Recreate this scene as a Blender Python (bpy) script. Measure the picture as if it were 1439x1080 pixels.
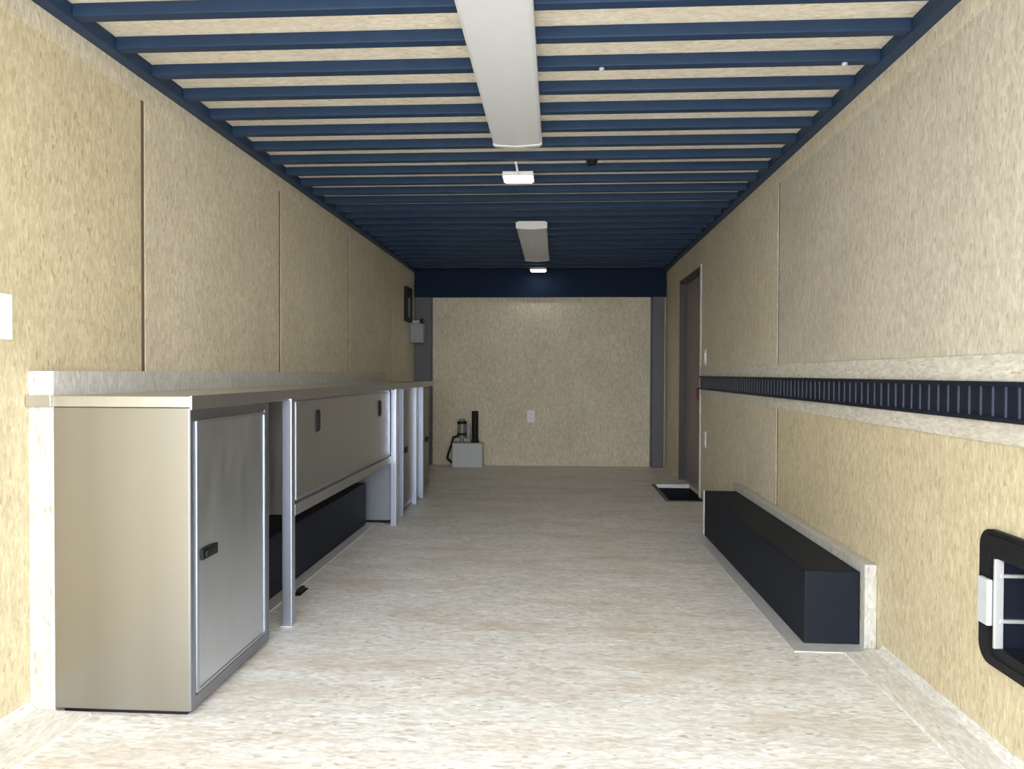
import bpy, bmesh, math
from mathutils import Vector, Matrix

for o in list(bpy.data.objects):
    bpy.data.objects.remove(o)
scene = bpy.context.scene
COL = scene.collection

# ------------------------------------------------------------------ camera, sky, sun, exposure
XL, XR = -1.386, 1.054          # inner faces of the side walls
ZB, ZC = 1.883, 1.919           # underside of the roof crossbeams, underside of the roof deck
YB = 7.19                       # front (far) wall
YO = 0.30                       # open rear end of the trailer
HC = 0.901                      # camera height over the trailer floor
GZ = -0.62                      # ground level outside

F_PX, YAW, PITCH, ROLL = 1035.42, 0.0596, 0.01525, 0.00364
d = Vector((-math.sin(YAW) * math.cos(PITCH), math.cos(YAW) * math.cos(PITCH), -math.sin(PITCH)))
r0 = Vector((math.cos(YAW), math.sin(YAW), 0.0))
u0 = r0.cross(d)
rr = r0 * math.cos(ROLL) + u0 * math.sin(ROLL)
uu = u0 * math.cos(ROLL) - r0 * math.sin(ROLL)
cam_data = bpy.data.cameras.new('camera')
cam = bpy.data.objects.new('camera', cam_data)
COL.objects.link(cam)
cam.matrix_world = Matrix(((rr.x, uu.x, -d.x, 0), (rr.y, uu.y, -d.y, 0), (rr.z, uu.z, -d.z, HC), (0, 0, 0, 1)))
cam_data.sensor_fit = 'HORIZONTAL'
cam_data.sensor_width = 36.0
cam_data.lens = F_PX * 36.0 / 1439.0
cam_data.clip_start = 0.02
scene.camera = cam

world = bpy.data.worlds.new('sky')
scene.world = world
world.use_nodes = True
bg = world.node_tree.nodes['Background']
bg.inputs['Color'].default_value = (0.945, 0.985, 1.02, 1)
bg.inputs['Strength'].default_value = 1.55

sun_data = bpy.data.lights.new('sun', 'SUN')
sun_data.energy = 2.2
sun_data.angle = math.radians(3)
sun_data.color = (1.0, 0.97, 0.93)
sun = bpy.data.objects.new('sun', sun_data)
COL.objects.link(sun)
sun.rotation_euler = Vector((-0.25, -0.40, -1.0)).to_track_quat('-Z', 'Y').to_euler()

scene.view_settings.view_transform = 'Standard'
scene.view_settings.look = 'None'
scene.view_settings.gamma = 1.0
scene.view_settings.use_curve_mapping = False
scene.view_settings.exposure = 2.36
scene.cycles.use_denoising = True
scene.cycles.max_bounces = 14
scene.cycles.diffuse_bounces = 10
scene.cycles.glossy_bounces = 6
scene.cycles.sample_clamp_indirect = 8.0

# ------------------------------------------------------------------ materials
def new_mat(name):
    m = bpy.data.materials.new(name)
    m.use_nodes = True
    nt = m.node_tree
    return m, nt, nt.nodes['Principled BSDF']

def ramp(nt, stops, interp='LINEAR'):
    n = nt.nodes.new('ShaderNodeValToRGB')
    n.color_ramp.interpolation = interp
    e = n.color_ramp.elements
    while len(e) < len(stops):
        e.new(0.5)
    for k, (p, c) in enumerate(stops):
        e[k].position = p
        e[k].color = (*c, 1) if len(c) == 3 else c
    return n

def mixc(nt, mode, fac, a, b):
    n = nt.nodes.new('ShaderNodeMix')
    n.data_type = 'RGBA'
    n.blend_type = mode
    L = nt.links
    if isinstance(fac, (int, float)): n.inputs[0].default_value = fac
    else: L.new(fac, n.inputs[0])
    for s, v in ((6, a), (7, b)):
        if isinstance(v, tuple): n.inputs[s].default_value = (*v, 1)
        else: L.new(v, n.inputs[s])
    return n.outputs[2]

def osb(name, base, grain, contrast=0.62, rough=0.55, dark=0.62, blotch=0.06, blotch_col=None, spec=0.35):
    """Oriented strand board: flakes elongated along one axis, some stray dark flakes, soft blotches."""
    m, nt, b = new_mat(name)
    N, L = nt.nodes, nt.links
    tc = N.new('ShaderNodeTexCoord')
    def voro(sc, wob):
        mp = N.new('ShaderNodeMapping')
        mp.inputs['Scale'].default_value = sc
        L.new(tc.outputs['Object'], mp.inputs['Vector'])
        nz = N.new('ShaderNodeTexNoise'); nz.inputs['Scale'].default_value = 0.35
        L.new(mp.outputs[0], nz.inputs['Vector'])
        ad = N.new('ShaderNodeVectorMath'); ad.operation = 'MULTIPLY_ADD'
        L.new(nz.outputs['Color'], ad.inputs[0])
        ad.inputs[1].default_value = (wob, wob, wob)
        L.new(mp.outputs[0], ad.inputs[2])
        v = N.new('ShaderNodeTexVoronoi')
        v.inputs['Scale'].default_value = 1.0
        L.new(ad.outputs[0], v.inputs['Vector'])
        sp = N.new('ShaderNodeSeparateColor')
        L.new(v.outputs['Color'], sp.inputs[0])
        return sp
    lo, sh = 38.0, 112.0
    sc = [sh, sh, sh]; sc[grain] = lo
    v1 = voro(tuple(sc), 1.6)
    sc2 = [s * 0.55 for s in sc]
    v2 = voro(tuple(sc2), 2.2)
    c = contrast
    def t(k, tint=(1, 1, 1)):
        f = 1 + (k - 1) * c
        return tuple(max(0, x * f * y) for x, y in zip(base, tint))
    r1 = ramp(nt, [(0.0, t(0.74, (1.0, .97, .92))), (0.3, t(0.93)), (0.6, t(1.05)), (0.85, t(1.16, (1, 1.0, 1.02))), (1.0, t(1.3, (1, 1, 1.08)))])
    L.new(v1.outputs[0], r1.inputs[0])
    r2 = ramp(nt, [(0.0, t(0.84, (1, .97, .9))), (0.5, t(1.0)), (1.0, t(1.15))])
    L.new(v2.outputs[1], r2.inputs[0])
    col = mixc(nt, 'MIX', 0.4, r1.outputs[0], r2.outputs[0])
    v3 = voro(tuple(q * 1.55 for q in sc), 1.2)
    r3 = ramp(nt, [(0.0, (0.87, 0.86, 0.83)), (0.5, (1, 1, 1)), (1.0, (1.09, 1.09, 1.1))])
    L.new(v3.outputs[2], r3.inputs[0])
    col = mixc(nt, 'MULTIPLY', min(1.0, 0.9 * c / 0.62), col, r3.outputs[0])
    rd = ramp(nt, [(0.0, (0, 0, 0)), (0.976, (0, 0, 0)), (0.988, (1, 1, 1))])
    L.new(v3.outputs[1], rd.inputs[0])
    col = mixc(nt, 'MIX', rd.outputs[0], col, tuple(x * (1 - (1 - dark) * min(1, c)) * y for x, y in zip(base, (1, .9, .75))))
    nb = N.new('ShaderNodeTexNoise'); nb.inputs['Scale'].default_value = 2.6; nb.inputs['Detail'].default_value = 4
    L.new(tc.outputs['Object'], nb.inputs['Vector'])
    rb = ramp(nt, [(0.3, (1 - blotch,) * 3), (0.7, (1 + blotch,) * 3)])
    L.new(nb.outputs[0], rb.inputs[0])
    col = mixc(nt, 'MULTIPLY', 1.0, col, rb.outputs[0])
    if blotch_col:
        for (bs, lo_, hi_, cc, amt) in blotch_col:
            mp = N.new('ShaderNodeMapping'); mp.inputs['Scale'].default_value = bs
            L.new(tc.outputs['Object'], mp.inputs['Vector'])
            n2 = N.new('ShaderNodeTexNoise'); n2.inputs['Scale'].default_value = 1.0; n2.inputs['Detail'].default_value = 6
            n2.inputs['Roughness'].default_value = 0.65
            L.new(mp.outputs[0], n2.inputs['Vector'])
            rs = ramp(nt, [(lo_, (0, 0, 0)), (hi_, (amt,) * 3)])
            L.new(n2.outputs[0], rs.inputs[0])
            col = mixc(nt, 'MIX', rs.outputs[0], col, cc)
    L.new(col, b.inputs['Base Color'])
    b.inputs['Roughness'].default_value = rough
    b.inputs['Specular IOR Level'].default_value = spec
    bp = N.new('ShaderNodeBump'); bp.inputs['Strength'].default_value = 0.12; bp.inputs['Distance'].default_value = 0.002
    L.new(v1.outputs[0], bp.inputs['Height'])
    L.new(bp.outputs[0], b.inputs['Normal'])
    return m

def plain(name, col, rough=0.5, metal=0.0, noise=0.06, scale=30.0, spec=0.5, stretch=(1, 1, 1), rnoise=0.0):
    m, nt, b = new_mat(name)
    N, L = nt.nodes, nt.links
    tc = N.new('ShaderNodeTexCoord')
    mp = N.new('ShaderNodeMapping'); mp.inputs['Scale'].default_value = stretch
    L.new(tc.outputs['Object'], mp.inputs['Vector'])
    nz = N.new('ShaderNodeTexNoise'); nz.inputs['Scale'].default_value = scale; nz.inputs['Detail'].default_value = 4
    L.new(mp.outputs[0], nz.inputs['Vector'])
    rp = ramp(nt, [(0.25, tuple(x * (1 - noise) for x in col)), (0.75, tuple(min(1, x * (1 + noise)) for x in col))])
    L.new(nz.outputs[0], rp.inputs[0])
    L.new(rp.outputs[0], b.inputs['Base Color'])
    b.inputs['Metallic'].default_value = metal
    b.inputs['Specular IOR Level'].default_value = spec
    b.inputs['Roughness'].default_value = rough
    if rnoise:
        rr_ = ramp(nt, [(0.3, (rough - rnoise,) * 3), (0.7, (rough + rnoise,) * 3)])
        L.new(nz.outputs[0], rr_.inputs[0])
        L.new(rr_.outputs[0], b.inputs['Roughness'])
    return m

def emit(name, col, strength):
    m, nt, b = new_mat(name)
    b.inputs['Base Color'].default_value = (0.9, 0.9, 0.9, 1)
    b.inputs['Emission Color'].default_value = (*col, 1)
    b.inputs['Emission Strength'].default_value = strength
    return m

M = {}
M['osb_wall'] = osb('osb_wall', (0.64, 0.575, 0.44), 2)
M['osb_warm'] = osb('osb_warm_sheet', (0.59, 0.515, 0.345), 2)
M['osb_grey_shaded'] = osb('osb_greyish_shaded_sheet', (0.555, 0.51, 0.42), 2)  # upper right sheet: greyer board, darkened further to stand for its dimmer light
M['osb_dim'] = osb('osb_dull', (0.50, 0.49, 0.46), 2, 0.6)  # lower base colour than the pale boards; furring, backing, door-side strip
M['osb_band'] = osb('osb_band', (0.60, 0.57, 0.495), 1, 0.6)
M['osb_pale'] = osb('osb_pale', (0.62, 0.61, 0.58), 1, 0.55)
M['osb_pale_up'] = osb('osb_pale_upright', (0.64, 0.62, 0.575), 2, 0.55)
M['osb_roof'] = osb('osb_roof', (0.80, 0.735, 0.615), 0, 0.5)
M['osb_floor'] = osb('osb_floor', (0.68, 0.675, 0.655), 0, 0.95, rough=0.42, blotch=0.05, spec=0.4,
                     blotch_col=[((1.6, 6.0, 1), 0.48, 0.70, (0.46, 0.35, 0.25), 0.6),
                                 ((7.0, 30.0, 1), 0.56, 0.72, (0.42, 0.33, 0.24), 0.55),
                                 ((2.0, 4.0, 1), 0.52, 0.75, (0.66, 0.65, 0.63), 0.5)])
M['seam'] = plain('seam_brown', (0.15, 0.105, 0.07), 0.7)
M['navy'] = plain('navy_paint', (0.0205, 0.044, 0.094), 0.5, noise=0.12, scale=12, spec=0.2)
M['navy_dark'] = plain('header_navy', (0.006, 0.018, 0.045), 0.6, noise=0.12, scale=12, spec=0.12)  # darker navy than the crossbeams, used on the far header
M['black_liner'] = plain('black_liner', (0.0055, 0.0085, 0.0165), 0.62, noise=0.2, scale=60, spec=0.24)
M['black'] = plain('black_plastic', (0.010, 0.010, 0.012), 0.55, noise=0.1, spec=0.25)
M['rail_black'] = plain('rail_black', (0.008, 0.011, 0.022), 0.5, noise=0.12, spec=0.3)
M['rail_rib'] = plain('rail_slot_edge', (0.045, 0.055, 0.085), 0.5)
M['alu'] = plain('satin_aluminium', (0.56, 0.545, 0.52), 0.38, 1.0, noise=0.03, scale=8, stretch=(8, 8, 0.6), rnoise=0.05)
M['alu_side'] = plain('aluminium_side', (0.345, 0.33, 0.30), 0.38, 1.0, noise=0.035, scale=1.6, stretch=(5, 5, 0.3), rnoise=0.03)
M['alu_hang'] = plain('dull_aluminium', (0.52, 0.53, 0.55), 0.36, 1.0, noise=0.04, scale=5, stretch=(1, 4, 4), rnoise=0.05)
M['alu_door'] = plain('brushed_aluminium_door', (0.64, 0.68, 0.74), 0.34, 1.0, noise=0.05, scale=5, stretch=(4, 4, 1), rnoise=0.06)
M['alu_post'] = plain('aluminium_tube', (0.50, 0.545, 0.65), 0.42, 1.0, noise=0.03)
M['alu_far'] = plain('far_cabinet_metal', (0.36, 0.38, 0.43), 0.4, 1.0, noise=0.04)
M['alu_frame'] = plain('dark_aluminium_frame', (0.30, 0.315, 0.36), 0.4, 1.0, noise=0.04)
M['alu_edge'] = plain('aluminium_edge', (0.46, 0.47, 0.50), 0.4, 1.0, noise=0.04)
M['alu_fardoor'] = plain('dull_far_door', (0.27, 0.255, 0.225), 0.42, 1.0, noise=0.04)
M['alu_trim'] = plain('aluminium_trim', (0.74, 0.74, 0.75), 0.5, 0.6, noise=0.05)
M['grey_metal'] = plain('grey_metal', (0.10, 0.105, 0.115), 0.5, 0.0, noise=0.08)
M['door_skin'] = plain('door_skin', (0.24, 0.20, 0.20), 0.5, 0.0, noise=0.05)
M['dark_frame'] = plain('dark_door_frame', (0.06, 0.055, 0.055), 0.5)
M['red'] = plain('red_latch', (0.16, 0.03, 0.02), 0.5)
M['white'] = plain('white_plastic', (0.80, 0.80, 0.79), 0.4, noise=0.02)
M['white_metal'] = plain('white_enamel', (0.72, 0.73, 0.74), 0.45, noise=0.02)
M['diffuser'] = plain('lamp_diffuser', (0.67, 0.69, 0.72), 0.35, noise=0.02)
M['pale_grey'] = plain('pale_grey_plastic', (0.52, 0.55, 0.56), 0.5, noise=0.04)
M['mid_grey'] = plain('mid_grey_metal', (0.25, 0.26, 0.27), 0.45, 0.3)
M['led'] = emit('led_lens', (0.92, 0.97, 1.0), 3.0)
M['ground'] = plain('concrete_ground', (0.40, 0.395, 0.385), 0.85, noise=0.12, scale=3)
M['skin'] = plain('white_trailer_skin', (0.75, 0.75, 0.74), 0.4)

# ------------------------------------------------------------------ mesh helpers
def bm_new():
    return bmesh.new()

def bx(bm, x0, x1, y0, y1, z0, z1, bev=0.0, mi=0):
    vs = [bm.verts.new((x, y, z)) for x in (x0, x1) for y in (y0, y1) for z in (z0, z1)]
    q = [(0, 1, 3, 2), (4, 6, 7, 5), (0, 4, 5, 1), (2, 3, 7, 6), (0, 2, 6, 4), (1, 5, 7, 3)]
    fs = [bm.faces.new([vs[i] for i in f]) for f in q]
    for f in fs: f.material_index = mi
    if bev > 0:
        es = list({e for f in fs for e in f.edges})
        res = bmesh.ops.bevel(bm, geom=es, offset=bev, segments=2, affect='EDGES', profile=0.5)
        for f in res['faces']: f.material_index = mi
    return fs

def cyl(bm, p0, p1, rad, seg=20, rad2=None, mi=0):
    p0, p1 = Vector(p0), Vector(p1)
    ax = (p1 - p0)
    q = Vector((0, 0, 1)).rotation_difference(ax.normalized())
    mtx = Matrix.Translation((p0 + p1) / 2) @ q.to_matrix().to_4x4()
    res = bmesh.ops.create_cone(bm, cap_ends=True, segments=seg, radius1=rad, radius2=rad if rad2 is None else rad2, depth=ax.length, matrix=mtx)
    for v in res['verts']:
        for f in v.link_faces: f.material_index = mi

def prism(bm, pts, axis, a, b):
    """polygon pts in the two other axes, extruded along axis (0,1,2) from a to b"""
    def P(p, t):
        l = [p[0], p[1]]; l.insert(axis, t); return l
    A = [bm.verts.new(P(p, a)) for p in pts]
    B = [bm.verts.new(P(p, b)) for p in pts]
    n = len(pts)
    bm.faces.new(A); bm.faces.new(list(reversed(B)))
    for i in range(n):
        bm.faces.new((A[i], B[i], B[(i + 1) % n], A[(i + 1) % n]))

def tube_path(bm, pts, rad, seg=10):
    for a, b in zip(pts, pts[1:]):
        cyl(bm, a, b, rad, seg)
    for p in pts[1:-1]:
        bmesh.ops.create_uvsphere(bm, u_segments=seg, v_segments=6, radius=rad, matrix=Matrix.Translation(p))

def grid_rects(u0, u1, v0, v1, holes):
    us = sorted({u0, u1, *[min(max(h[k], u0), u1) for h in holes for k in (0, 1)]})
    vs = sorted({v0, v1, *[min(max(h[k], v0), v1) for h in holes for k in (2, 3)]})
    out = []
    for a, b in zip(us, us[1:]):
        for c, e in zip(vs, vs[1:]):
            mu, mv = (a + b) / 2, (c + e) / 2
            if not any(h[0] < mu < h[1] and h[2] < mv < h[3] for h in holes):
                out.append((a, b, c, e))
    return out

def obj(name, bm, mats, parent=None, smooth=False):
    if parent is not None:
        w = Vector(parent.location)
        p = parent.parent
        while p is not None:
            w += Vector(p.location); p = p.parent
        bmesh.ops.translate(bm, verts=bm.verts, vec=-w)
    bmesh.ops.recalc_face_normals(bm, faces=bm.faces)
    me = bpy.data.meshes.new(name)
    bm.to_mesh(me); bm.free()
    for m in (mats if isinstance(mats, (list, tuple)) else [mats]):
        me.materials.append(M[m])
    if smooth:
        for p in me.polygons: p.use_smooth = True
        me.set_sharp_from_angle(angle=math.radians(35))
    o = bpy.data.objects.new(name, me)
    COL.objects.link(o)
    o.parent = parent
    return o

def struct(name, bm, mats, parent=None, **k):
    o = obj(name, bm, mats, parent, **k)
    if parent is None: o['kind'] = 'structure'
    return o

def tag(o, label, cat, group=None):
    o['label'] = label; o['category'] = cat
    if group: o['group'] = group
    return o

def thing(name, label, cat, loc, group=None):
    o = bpy.data.objects.new(name, None)
    o.empty_display_size = 0.05
    COL.objects.link(o)
    o.location = loc
    return tag(o, label, cat, group)

def box_obj(name, dims, mat, parent=None, bev=0.002):
    bm = bm_new(); bx(bm, *dims, bev)
    return obj(name, bm, mat, parent)

def copy_tree(o, parent=None):
    c = o.copy(); COL.objects.link(c); c.parent = parent
    for ch in list(o.children):
        copy_tree(ch, c)
    return c

# ------------------------------------------------------------------ the setting
SW = (0.80, XR + 0.03, 5.27, 6.07)       # step well opening in the floor
DOOR = (5.44, 6.37, -0.24, 1.69)         # side door opening in the right wall (y0, y1, z0, z1)
HATCH = (1.50, 1.80, 0.253, 0.472)       # pocket behind the black wall plate (y0, y1, z0, z1)

bm = bm_new()
for (a, b, c, e) in grid_rects(XL - 0.1, XR + 0.1, YO, YB + 0.1, [SW]):
    bx(bm, a, b, c, e, -0.04, 0.0)
struct('floor', bm, 'osb_floor')

bm = bm_new(); bx(bm, -16, 16, -16, 16, GZ - 0.1, GZ)
struct('ground', bm, 'ground')

bm = bm_new(); bx(bm, XL - 0.1, XR + 0.1, YO, YB + 0.1, ZC, ZC + 0.05)
struct('ceiling', bm, 'osb_roof')

# side walls: board sheets with an open joint between them over a brown backing
def side_wall(name, xin, sgn, seams, holes, warm):
    bm = bm_new()
    g = 0.012
    cuts = [YO] + seams + [YB]
    for k in range(len(cuts) - 1):
        y0 = cuts[k] + (g if k else 0); y1 = cuts[k + 1] - (g if k < len(cuts) - 2 else 0)
        for (zl, zh) in ((0.0, 0.86), (0.86, ZC)):
            for (a, b, c, e) in grid_rects(y0, y1, zl, zh, holes):
                x0, x1 = sorted((xin, xin + sgn * 0.003))
                bx(bm, x0, x1, a, b, c, e, mi=warm(k, zl))
    for (a, b, c, e) in grid_rects(YO, YB + 0.1, -0.04, ZC + 0.05, holes):
        x0, x1 = sorted((xin + sgn * 0.003, xin + sgn * 0.1))
        bx(bm, x0, x1, a, b, c, e, mi=1)
    return struct(name, bm, ['osb_wall', 'seam', 'osb_warm', 'osb_grey_shaded'])
side_wall('wall_left', XL, -1, [1.18, 2.403, 3.630, 4.860, 6.137], [], lambda k, z: 2 if k < 2 else 0)
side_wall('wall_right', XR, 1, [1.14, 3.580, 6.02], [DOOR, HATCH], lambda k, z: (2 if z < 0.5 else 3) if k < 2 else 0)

bm = bm_new()
bx(bm, XL - 0.1, XR + 0.1, YB, YB + 0.1, -0.04, ZC)
struct('wall_back', bm, 'osb_wall')

# navy header above the far board, navy side rails
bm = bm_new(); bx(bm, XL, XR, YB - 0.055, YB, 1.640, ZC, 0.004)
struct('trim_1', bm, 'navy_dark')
for k, (a, b) in enumerate(((XL, XL + 0.046), (XR - 0.046, XR))):
    bm = bm_new(); bx(bm, a, b, YO, YB - 0.055, ZB - 0.006, ZC, 0.003)
    struct('trim_%d' % (2 + k), bm, 'navy')
# dark metal posts in the two far corners
for k, (a, b) in enumerate(((XL, -1.222), (0.920, 1.034))):
    bm = bm_new()
    bx(bm, a, b, YB - 0.05, YB, 0, 1.640, 0.004)
    bx(bm, (b if k == 0 else a - 0.012), (b + 0.012 if k == 0 else a), YB - 0.012, YB, 0, 1.640, 0.002)
    struct('trim_%d' % (4 + k), bm, 'grey_metal')
# board strips along the top of both side walls
for k, (xin, s) in enumerate(((XL, 1), (XR, -1))):
    bm = bm_new()
    x0, x1 = sorted((xin, xin + s * 0.003))
    bx(bm, x0, x1, YO, YB - 0.055, 1.808, ZB - 0.006)
    struct('trim_%d' % (6 + k), bm, 'osb_wall')
# pale board band behind the tie-down rail
bm = bm_new(); bx(bm, XR - 0.006, XR, YO, 5.425, 0.738, 0.950, 0.001)
struct('trim_8', bm, 'osb_band')
# pale furring board behind the bench
bm = bm_new(); bx(bm, XL, -1.316, 1.857, 5.64, 0, 0.903, 0.002)
struct('trim_9', bm, 'osb_dim')
# baseboards: flat pale strips along the wall feet
bm = bm_new(); prism(bm, [(XL, 0), (-1.215, 0), (-1.218, 0.006), (XL + 0.02, 0.010), (XL, 0.03)], 1, YO, 1.855)
struct('baseboard_left', bm, 'osb_pale')
bm = bm_new(); prism(bm, [(XR, 0), (0.930, 0), (0.933, 0.006), (XR - 0.02, 0.010), (XR, 0.03)], 1, YO, 2.425)
struct('baseboard_right', bm, 'osb_pale')
# bright trim strip on the wall edge beside the door
bm = bm_new(); bx(bm, XR - 0.012, XR + 0.03, 5.425, 5.44, 0.0, 1.70, 0.002)
struct('trim_10', bm, 'osb_dim')

# side door
dn = struct('door_1', (lambda b: (bx(b, XR + 0.045, XR + 0.08, 5.455, 6.345, -0.02, 1.665, 0.003), b)[1])(bm_new()), 'door_skin')
bm = bm_new()
bx(bm, XR - 0.004, XR + 0.10, 6.340, 6.372, -0.24, 1.69, 0.002)
bx(bm, XR + 0.012, XR + 0.10, 5.440, 5.458, -0.24, 1.69, 0.002)
bx(bm, XR - 0.004, XR + 0.10, 5.44, 6.372, 1.655, 1.69, 0.002)
bx(bm, XR + 0.03, XR + 0.10, 5.44, 6.372, -0.24, -0.02, 0.002)
obj('door_frame', bm, 'dark_frame', dn)
bm = bm_new()
bx(bm, XR + 0.015, XR + 0.048, 5.575, 5.675, 0.705, 0.80, 0.006)
bx(bm, XR - 0.002, XR + 0.02, 5.59, 5.62, 0.715, 0.79, 0.004)
h_ = obj('door_handle', bm, 'red', dn); h_['label'] = 'dark red door latch'

# step well in the floor at the side door
sw = thing('step_well', 'black sunken entry step with bright aluminium lip at the side door', 'step', (0.93, 5.73, -0.2))
bm = bm_new()
x0, x1, y0, y1 = SW
bx(bm, x0, x1, y0, y1, -0.235, -0.215)
bx(bm, x0, x0 + 0.008, y0, y1, -0.215, -0.004)
bx(bm, x0, x1, y0, y0 + 0.008, -0.215, -0.004)
bx(bm, x0, x1, y1 - 0.008, y1, -0.215, -0.004)
obj('tread', bm, 'black_liner', sw)
bm = bm_new()
bx(bm, x0 - 0.02, XR - 0.005, y1 - 0.016, y1 + 0.03, 0.0, 0.005, 0.001)
bx(bm, x0, XR + 0.03, y1 - 0.016, y1 - 0.008, -0.028, 0.005, 0.001)
obj('lip', bm, 'alu_trim', sw)['label'] = 'bright aluminium lip on the far edge'
bm = bm_new()
bx(bm, x0 - 0.02, x0 + 0.01, y0, y1 - 0.016, 0.0, 0.004, 0.001)
bx(bm, x0 - 0.02, XR - 0.015, y0 - 0.02, y0 + 0.01, 0.0, 0.004, 0.001)
obj('edge_trim', bm, 'grey_metal', sw)

# ------------------------------------------------------------------ roof crossbeams
ORD = ['first', 'second', 'third', 'fourth', 'fifth', 'sixth', 'seventh', 'eighth', 'ninth', 'tenth', 'eleventh', 'twelfth', 'thirteenth',
       'fourteenth', 'fifteenth', 'sixteenth', 'seventeenth', 'eighteenth', 'nineteenth', 'twentieth', 'twenty-first', 'twenty-second',
       'twenty-third', 'twenty-fourth', 'twenty-fifth']
bm = bm_new()
bx(bm, XL + 0.046, XR - 0.046, -0.020, 0.020, ZB, ZC, 0.003)
beam0 = obj('ceiling_crossbeam', bm, 'navy')
for n in range(25):
    b = beam0 if n == 0 else beam0.copy()
    if n: COL.objects.link(b)
    b.location = (0, 1.995 + 0.2025 * n, 0)
    if n == 2:
        for x in (0.142, 0.905):
            bm2 = bm_new(); cyl(bm2, (x, 2.40, ZB - 0.006), (x, 2.40, ZB + 0.001), 0.009, 12); cyl(bm2, (x, 2.40, ZB - 0.009), (x, 2.40, ZB - 0.006), 0.005, 6)
            obj('bolt_head', bm2, 'alu_trim', b)['label'] = 'bright bolt head'
    tag(b, 'navy blue steel ceiling crossbeam, %s one counted from the top edge of the photo' % ORD[n], 'beam', 'navy ceiling crossbeams')
for n in (-1, -2, -3, -4):
    b = beam0.copy(); COL.objects.link(b)
    b.location = (0, 1.995 + 0.2025 * n, 0)
    tag(b, 'navy blue steel ceiling crossbeam above the top edge of the photo', 'beam', 'navy ceiling crossbeams')

# ------------------------------------------------------------------ ceiling lamps
def fixture(y0, y1, label):
    t = thing('fluorescent_light', label, 'ceiling light', (-0.1625, (y0 + y1) / 2, ZB), 'long white ceiling lights')
    xa, xb = -0.262, -0.063
    box_obj('housing', (xa + 0.01, xb - 0.01, y0 + 0.004, y1 - 0.004, ZB - 0.012, ZB), 'white_metal', t)
    bm = bm_new()
    pts = [(xa, ZB - 0.004), (xa + 0.001, ZB - 0.040), (xa + 0.010, ZB - 0.046), (xa + 0.0995, ZB - 0.052),
           (xb - 0.010, ZB - 0.046), (xb - 0.001, ZB - 0.040), (xb, ZB - 0.004)]
    prism(bm, pts, 1, y0 + 0.025, y1 - 0.025)
    obj('diffuser', bm, 'diffuser', t)
    for a, b in ((y0, y0 + 0.025), (y1 - 0.025, y1)):
        bm = bm_new()
        pts2 = [(x * 1.0 + (0.002 if x > -0.1625 else -0.002), z - 0.003) for x, z in pts]
        prism(bm, pts2, 1, a, b)
        obj('end_cap', bm, 'white_metal', t)
    return t
fixture(1.68, 3.053, 'long white fluorescent ceiling light nearest the camera at top of photo')
fixture(4.765, 6.15, 'small-looking far white fluorescent ceiling light beyond the lit square lamp')

def led(x, y, label):
    t = thing('dome_lamp', label, 'lamp', (x, y, ZB), 'small lit ceiling lamps')
    box_obj('base', (x - 0.075, x + 0.075, y - 0.075, y + 0.075, ZB - 0.010, ZB), 'white', t, 0.003)
    bm = bm_new(); bx(bm, x - 0.068, x + 0.068, y - 0.062, y + 0.062, ZB - 0.026, ZB - 0.010, 0.006)
    obj('lens', bm, 'led', t)['label'] = 'glowing white lens'
    bm = bm_new()
    for (a, b, c, e) in grid_rects(x - 0.077, x + 0.077, y - 0.071, y + 0.071, [(x - 0.0685, x + 0.0685, y - 0.0625, y + 0.0625)]):
        bx(bm, a, b, c, e, ZB - 0.020, ZB - 0.010)
    obj('bezel', bm, 'white', t)
    return t
led(-0.190, 3.665, 'lit white square dome lamp just beyond the nearest long ceiling light')
led(-0.170, 6.92, 'lit white dome lamp close to the navy header over the back wall')
bm = bm_new(); cyl(bm, (-0.19, 3.42, ZB - 0.008), (-0.19, 3.59, ZB - 0.008), 0.006, 10)
tag(obj('wire_conduit', bm, 'white'), 'short thin white conduit running to the nearer lit dome lamp', 'conduit')
bm = bm_new(); cyl(bm, (0.161, 3.43, ZB - 0.02), (0.161, 3.43, ZB), 0.02, 16); bx(bm, 0.135, 0.187, 3.40, 3.45, ZB - 0.005, ZB)
tag(obj('ceiling_hook', bm, 'black'), 'small black hook under a crossbeam right of the lit lamp', 'hook')

# ------------------------------------------------------------------ workbench along the left wall
wt = thing('workbench', 'long silver aluminium worktop on slim posts along the left wall', 'workbench', (-1.16, 3.7, 0))
bm = bm_new()
bx(bm, -1.316, -0.944, 1.851, 5.64, 0.809, 0.838, 0.002)
bx(bm, XL + 0.002, -1.316, 1.845, 1.856, 0.809, 0.838, 0.001)
obj('worktop', bm, 'alu', wt)
bm = bm_new()
bx(bm, -0.9445, -0.938, 1.849, 5.64, 0.803, 0.840, 0.001)
obj('edge_strip', bm, 'alu_edge', wt)
for (y, xx) in ((2.563, -0.948), (4.295, -0.953)):
    bm = bm_new()
    bx(bm, xx - 0.018, xx + 0.018, y - 0.018, y + 0.018, 0.004, 0.809, 0.003)
    l = obj('leg', bm, 'alu_post', wt)
    bm = bm_new(); bx(bm, xx - 0.022, xx + 0.022, y - 0.022, y + 0.022, 0, 0.004, 0.001)
    obj('foot_plate', bm, 'alu_trim', l)

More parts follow.
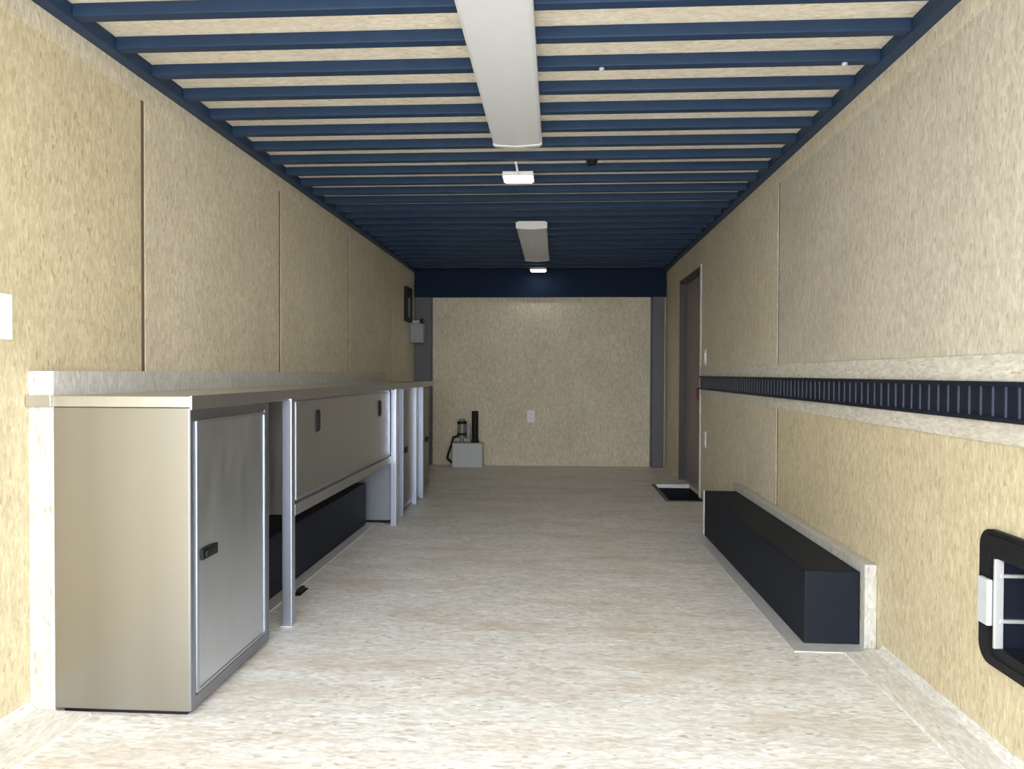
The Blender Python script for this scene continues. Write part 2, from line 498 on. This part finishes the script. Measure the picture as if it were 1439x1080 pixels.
# near floor cabinet
cb = thing('floor_cabinet', 'silver metal floor cabinet nearest the camera under the worktop end', 'cabinet', (-1.13, 2.12, 0), 'metal floor cabinets')
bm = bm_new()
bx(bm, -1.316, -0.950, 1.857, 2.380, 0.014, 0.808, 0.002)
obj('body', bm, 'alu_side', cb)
box_obj('plinth', (-1.30, -0.965, 1.872, 2.365, 0.0, 0.014), 'black', cb, 0)
bm = bm_new()
for (a, b, c, e) in grid_rects(1.857, 2.380, 0.016, 0.808, [(1.880, 2.350, 0.046, 0.778)]):
    bx(bm, -0.950, -0.9465, a, b, c, e)
obj('face_frame', bm, 'alu_frame', cb)
bm = bm_new()
bx(bm, -0.950, -0.945, 1.885, 2.345, 0.052, 0.772, 0.0015)
dr = obj('door', bm, 'alu_door', cb)
bm = bm_new()
for (a, b, c, e) in grid_rects(1.885, 2.345, 0.052, 0.772, [(1.895, 2.333, 0.060, 0.764)]):
    bx(bm, -0.945, -0.9425, a, b, c, e)
obj('door_hem', bm, 'alu_post', dr)
bm = bm_new()
bx(bm, -0.945, -0.938, 1.906, 1.996, 0.398, 0.428, 0.003)
bx(bm, -0.938, -0.930, 1.915, 1.975, 0.404, 0.422, 0.003)
obj('latch', bm, 'black', dr)['label'] = 'black paddle latch'

# hanging cabinet with a long flip-up door
hc = thing('hanging_cabinet', 'long shallow metal cabinet hanging under the worktop between the two posts', 'cabinet', (-1.14, 3.45, 0.375))
bm = bm_new(); bx(bm, -1.316, -0.975, 2.66, 4.265, 0.375, 0.808, 0.002)
obj('body', bm, 'alu', hc)
bm = bm_new(); bx(bm, -0.975, -0.967, 2.69, 4.235, 0.424, 0.792, 0.002)
dr = obj('door', bm, 'alu_hang', hc)
bm = bm_new()
for (a, b, c, e) in grid_rects(2.69, 4.235, 0.424, 0.792, [(2.70, 4.225, 0.436, 0.782)]):
    bx(bm, -0.967, -0.964, a, b, c, e)
obj('door_hem', bm, 'alu_post', dr)
for y in (2.94, 3.99):
    bm = bm_new()
    bx(bm, -0.967, -0.962, y - 0.016, y + 0.016, 0.662, 0.750, 0.002)
    bx(bm, -0.962, -0.957, y - 0.010, y + 0.010, 0.670, 0.742, 0.002)
    obj('latch', bm, 'black', dr)['label'] = 'black upright latch'
bm = bm_new(); bx(bm, -0.975, -0.958, 2.66, 4.265, 0.372, 0.414, 0.002)
obj('bottom_rail', bm, 'alu_hang', hc)

# two far floor cabinets
def far_cabinet(y0, y1, label, ribs, ly):
    t = thing('floor_cabinet', label, 'cabinet', (-1.14, (y0 + y1) / 2, 0), 'metal floor cabinets')
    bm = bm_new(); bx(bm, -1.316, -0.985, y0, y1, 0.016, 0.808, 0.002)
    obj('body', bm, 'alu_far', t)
    box_obj('plinth', (-1.30, -1.0, y0 + 0.01, y1 - 0.01, 0.0, 0.016), 'black', t, 0)
    for y in ribs:
        bm = bm_new(); bx(bm, -0.985, -0.951, y - 0.014, y + 0.014, 0.0, 0.808, 0.002)
        obj('stile', bm, 'alu_post', t)
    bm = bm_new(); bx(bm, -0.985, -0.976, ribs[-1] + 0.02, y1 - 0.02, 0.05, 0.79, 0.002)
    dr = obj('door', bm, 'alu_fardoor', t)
    bm = bm_new(); bx(bm, -0.976, -0.962, ly - 0.04, ly + 0.04, 0.385, 0.42, 0.003)
    obj('latch', bm, 'black', dr)['label'] = 'black paddle latch'
far_cabinet(4.36, 4.975, 'metal floor cabinet just beyond the far bench post', [4.41, 4.56], 4.72)
far_cabinet(4.985, 5.635, 'last metal floor cabinet at the far end of the bench', [5.0, 5.25], 5.50)

# ------------------------------------------------------------------ wheel well covers
def wheel_cover(sgn, xwall, xface, xback, y0, y1, ztop, label):
    t = thing('wheel_well_cover', label, 'wheel cover', ((xface + xback) / 2, (y0 + y1) / 2, 0), 'black wheel well covers')
    a, b = sorted((xface, xback))
    bm = bm_new(); bx(bm, a, b, y0, y1, 0.0, ztop, 0.006)
    obj('cover', bm, 'black_liner', t)
    bm = bm_new()
    s = sgn   # direction from the wall into the room
    a, b = sorted((xface, xface + s * 0.055)); bx(bm, a, b, y0 - 0.075, y1, 0, 0.004, 0.001)
    a, b = sorted((xface, xback)); bx(bm, a, b, y0 - 0.075, y0, 0, 0.004, 0.001)
    a, b = sorted((xface - s * 0.002, xface + s * 0.003))
    if s < 0: bx(bm, a, b, y1 - 0.03, y1 + 0.004, 0, ztop + 0.004, 0.001)
    obj('floor_trim', bm, 'alu_trim', t)
    return t
wc = wheel_cover(-1, XR, 0.831, 1.014, 2.503, 4.19, 0.246, 'black wheel well box along the right wall with pale edging')
bm = bm_new(); bx(bm, 1.014, XR - 0.001, 2.470, 4.29, 0.0, 0.278, 0.003)
obj('backing_board', bm, 'osb_dim', wc)['label'] = 'pale board behind the box'
wheel_cover(1, -1.316, -1.125, -1.316, 2.503, 4.31, 0.246, 'black wheel well box in shade under the hanging cabinet')

bm = bm_new()
bx(bm, -1.055, -1.025, 2.90, 3.00, 0.004 - 0.004, 0.006, 0.002)
bx(bm, -1.050, -1.030, 2.92, 2.98, 0.006, 0.022, 0.006)
tag(obj('floor_anchor', bm, 'black'), 'tiny black anchor on the floor right beside the nearer bench post', 'anchor')

# ------------------------------------------------------------------ tie-down rail on the right wall
bm = bm_new()
xa = XR - 0.006
z0, z1 = 0.790, 0.886
bx(bm, xa - 0.004, xa, YO + 0.02, 5.42, z0, z1, 0.001)
bx(bm, xa - 0.012, xa - 0.003, YO + 0.02, 5.42, z0, z0 + 0.012, 0.002)
bx(bm, xa - 0.012, xa - 0.003, YO + 0.02, 5.42, z1 - 0.012, z1, 0.002)
y = YO + 0.06
while y < 5.38:
    bx(bm, xa - 0.008, xa - 0.003, y - 0.002, y + 0.002, z0 + 0.010, z1 - 0.010, mi=1)
    y += 0.0505
tr = tag(obj('tie_down_rail', bm, ['rail_black', 'rail_rib']), 'long black slotted tie-down rail along the right wall', 'rail')

# ------------------------------------------------------------------ black recessed plate low on the right wall
hp = thing('recessed_hatch', 'black rounded wall hatch with grey latch low on the right wall', 'hatch', (XR, 1.66, 0.36))
bm = bm_new()
Y0, Y1, Z0, Z1, R_ = 1.43, 1.868, 0.208, 0.532, 0.045
hy0, hy1, hz0, hz1 = HATCH
def rrect(y0, y1, z0, z1, r, n=6):
    p = []
    for cy, cz, a0 in ((y1 - r, z1 - r, 0), (y0 + r, z1 - r, 90), (y0 + r, z0 + r, 180), (y1 - r, z0 + r, 270)):
        for k in range(n + 1):
            a = math.radians(a0 + 90 * k / n)
            p.append((cy + r * math.cos(a), cz + r * math.sin(a)))
    return p
def plate_ring(bm, out, inn, xa, xb):
    n = len(out)
    A = [bm.verts.new((xa, *p)) for p in out]; B = [bm.verts.new((xa, *p)) for p in inn]
    C_ = [bm.verts.new((xb, *p)) for p in out]; D_ = [bm.verts.new((xb, *p)) for p in inn]
    for i in range(n):
        j = (i + 1) % n
        for q in ((A[i], A[j], B[j], B[i]), (C_[j], C_[i], D_[i], D_[j]), (A[j], A[i], C_[i], C_[j]), (B[i], B[j], D_[j], D_[i])):
            bm.faces.new(q)
plate_ring(bm, rrect(Y0, Y1, Z0, Z1, R_), rrect(hy0 + 0.004, hy1 - 0.004, hz0 + 0.004, hz1 - 0.004, 0.012), XR - 0.014, XR)
plate_ring(bm, rrect(Y0 + 0.012, Y1 - 0.012, Z0 + 0.012, Z1 - 0.012, R_ - 0.01), rrect(hy0 - 0.02, hy1 + 0.02, hz0 - 0.02, hz1 + 0.02, 0.02), XR - 0.018, XR - 0.013)
obj('frame', bm, 'black', hp)
bm = bm_new()
t_ = 0.004
xb = XR + 0.15
bx(bm, XR - 0.002, xb, hy0, hy0 + t_, hz0, hz1); bx(bm, XR - 0.002, xb, hy1 - t_, hy1, hz0, hz1)
bx(bm, XR - 0.002, xb, hy0, hy1, hz0, hz0 + t_); bx(bm, XR - 0.002, xb, hy0, hy1, hz1 - t_, hz1)
bx(bm, xb - t_, xb, hy0, hy1, hz0, hz1)
obj('pocket', bm, 'rail_black', hp)
bm = bm_new()
bx(bm, XR - 0.022, XR - 0.002, hy1 - 0.012, hy1 - 0.004, hz0 + 0.004, hz1 - 0.004, 0.001)
for z in (0.318, 0.425):
    bx(bm, XR - 0.01, XR + 0.12, hy1 - 0.014, hy1 - 0.004, z, z + 0.008, 0.001)
obj('inner_bars', bm, 'alu_trim', hp)['label'] = 'bright metal bars'
bm = bm_new()
bx(bm, XR - 0.032, XR - 0.018, hy1 + 0.002, hy1 + 0.045, 0.306, 0.416, 0.003)
obj('latch_block', bm, 'pale_grey', hp)['label'] = 'pale grey latch block'

# ------------------------------------------------------------------ wall plates
def plate(face, a, z, label, kind='outlet'):
    """face: 'L','R' (a = y) or 'B' (a = x)"""
    def B(bm, u0, u1, w0, w1, d0, d1, bev=0.001):
        if face == 'L': bx(bm, XL + d0, XL + d1, u0, u1, w0, w1, bev)
        elif face == 'R': bx(bm, XR - d1, XR - d0, u0, u1, w0, w1, bev)
        else: bx(bm, u0, u1, YB - d1, YB - d0, w0, w1, bev)
    loc = {'L': (XL, a, z), 'R': (XR, a, z), 'B': (a, YB, z)}[face]
    t = thing({'switch': 'wall_switch', 'outlet': 'wall_outlet'}.get(kind, 'wall_plate'), label, kind, loc, 'white wall plates')
    bm = bm_new(); B(bm, a - 0.036, a + 0.036, z - 0.058, z + 0.058, 0, 0.006, 0.002)
    obj('plate', bm, 'white', t)
    if kind == 'switch':
        bm = bm_new(); B(bm, a - 0.016, a + 0.016, z - 0.033, z + 0.033, 0.006, 0.010)
        obj('rocker', bm, 'white', t)
    elif kind == 'wall plate':
        for dz in (-0.042, 0.042):
            bm = bm_new(); B(bm, a - 0.003, a + 0.003, z + dz - 0.003, z + dz + 0.003, 0.006, 0.0068, 0)
            obj('screw', bm, 'white_metal', t)
    else:
        for dz in (-0.02, 0.02):
            bm = bm_new(); B(bm, a - 0.017, a + 0.017, z + dz - 0.014, z + dz + 0.014, 0.006, 0.009, 0.002)
            s_ = obj('socket', bm, 'white', t)
            bm = bm_new()
            for du in (-0.007, 0.007): B(bm, a + du - 0.0015, a + du + 0.0015, z + dz - 0.004, z + dz + 0.006, 0.009, 0.0095, 0)
            obj('slots', bm, 'black', s_)
plate('L', 1.762, 1.039, 'white wall plate on the left wall cut by the photo edge', 'wall plate')
plate('B', -0.243, 0.483, 'white outlet on the far back wall')
plate('R', 5.285, 1.017, 'white switch on the right wall above the tie-down rail by the door', 'switch')
plate('R', 5.270, 0.437, 'white outlet on the right wall below the tie-down rail near the door')

# ------------------------------------------------------------------ electrics at the far end of the left wall
bp_ = thing('breaker_panel', 'black-framed breaker panel high on the far left wall', 'breaker panel', (XL, 6.78, 1.53))
bm = bm_new()
for (a, b, c, e) in grid_rects(6.655, 6.895, 1.376, 1.690, [(6.69, 6.86, 1.41, 1.60)]):
    bx(bm, XL, XL + 0.03, a, b, c, e)
obj('frame', bm, 'black', bp_)
box_obj('door', (XL, XL + 0.018, 6.69, 6.86, 1.41, 1.60), 'mid_grey', bp_)
jb = thing('junction_box', 'grey junction box beside the breaker panel in the far left corner', 'junction box', (XL, 7.0, 1.3))
box_obj('body', (XL, -1.256, 6.935, 7.075, 1.186, 1.372), 'mid_grey', jb, 0.004)
box_obj('cover', (XL + 0.004, -1.262, 6.925, 6.935, 1.196, 1.362), 'mid_grey', jb, 0.002)
bm = bm_new(); bx(bm, XL + 0.01, -1.30, 6.94, 7.06, 1.372, 1.40, 0.003)
obj('lid', bm, 'pale_grey', jb)
bm = bm_new(); cyl(bm, (-1.285, 7.0, 1.372), (-1.285, 7.0, 1.42), 0.014, 14)
obj('conduit', bm, 'black', jb)

# ------------------------------------------------------------------ pale box with fittings on the floor at the back wall
ub = thing('pump_unit', 'pale grey box with small motor and black upright cylinder on floor by back wall', 'pump', (-0.843, 7.05, 0))
bm = bm_new(); bx(bm, -0.988, -0.700, 6.985, 7.17, 0.0, 0.232, 0.006)
obj('housing', bm, 'pale_grey', ub)
bm = bm_new(); cyl(bm, (-0.779, 7.08, 0.232), (-0.779, 7.08, 0.535), 0.031, 24)
cyl(bm, (-0.779, 7.08, 0.232), (-0.779, 7.08, 0.255), 0.038, 24)
obj('cylinder', bm, 'black', ub, smooth=True)['label'] = 'black upright cylinder'
bm = bm_new()
cyl(bm, (-0.905, 7.08, 0.275), (-0.905, 7.08, 0.43), 0.042, 20)
cyl(bm, (-0.905, 7.08, 0.43), (-0.905, 7.08, 0.455), 0.026, 20)
cyl(bm, (-0.905, 7.08, 0.232), (-0.905, 7.08, 0.275), 0.018, 16)
bx(bm, -0.862, -0.825, 7.06, 7.10, 0.26, 0.40, 0.004)
obj('motor', bm, 'mid_grey', ub, smooth=True)
bm = bm_new()
for z in (0.30, 0.41):
    bm = bm_new(); cyl(bm, (-0.905, 7.08, z), (-0.905, 7.08, z + 0.025), 0.047, 20)
    obj('clamp', bm, 'black', ub, smooth=True)
bm = bm_new()
tube_path(bm, [Vector(p) for p in ((-0.93, 7.06, 0.30), (-0.985, 7.05, 0.28), (-1.005, 7.04, 0.20), (-1.03, 7.03, 0.13), (-1.04, 7.03, 0.08), (-1.00, 7.04, 0.04), (-0.985, 7.05, 0.05))], 0.011)
obj('hose', bm, 'black', ub, smooth=True)
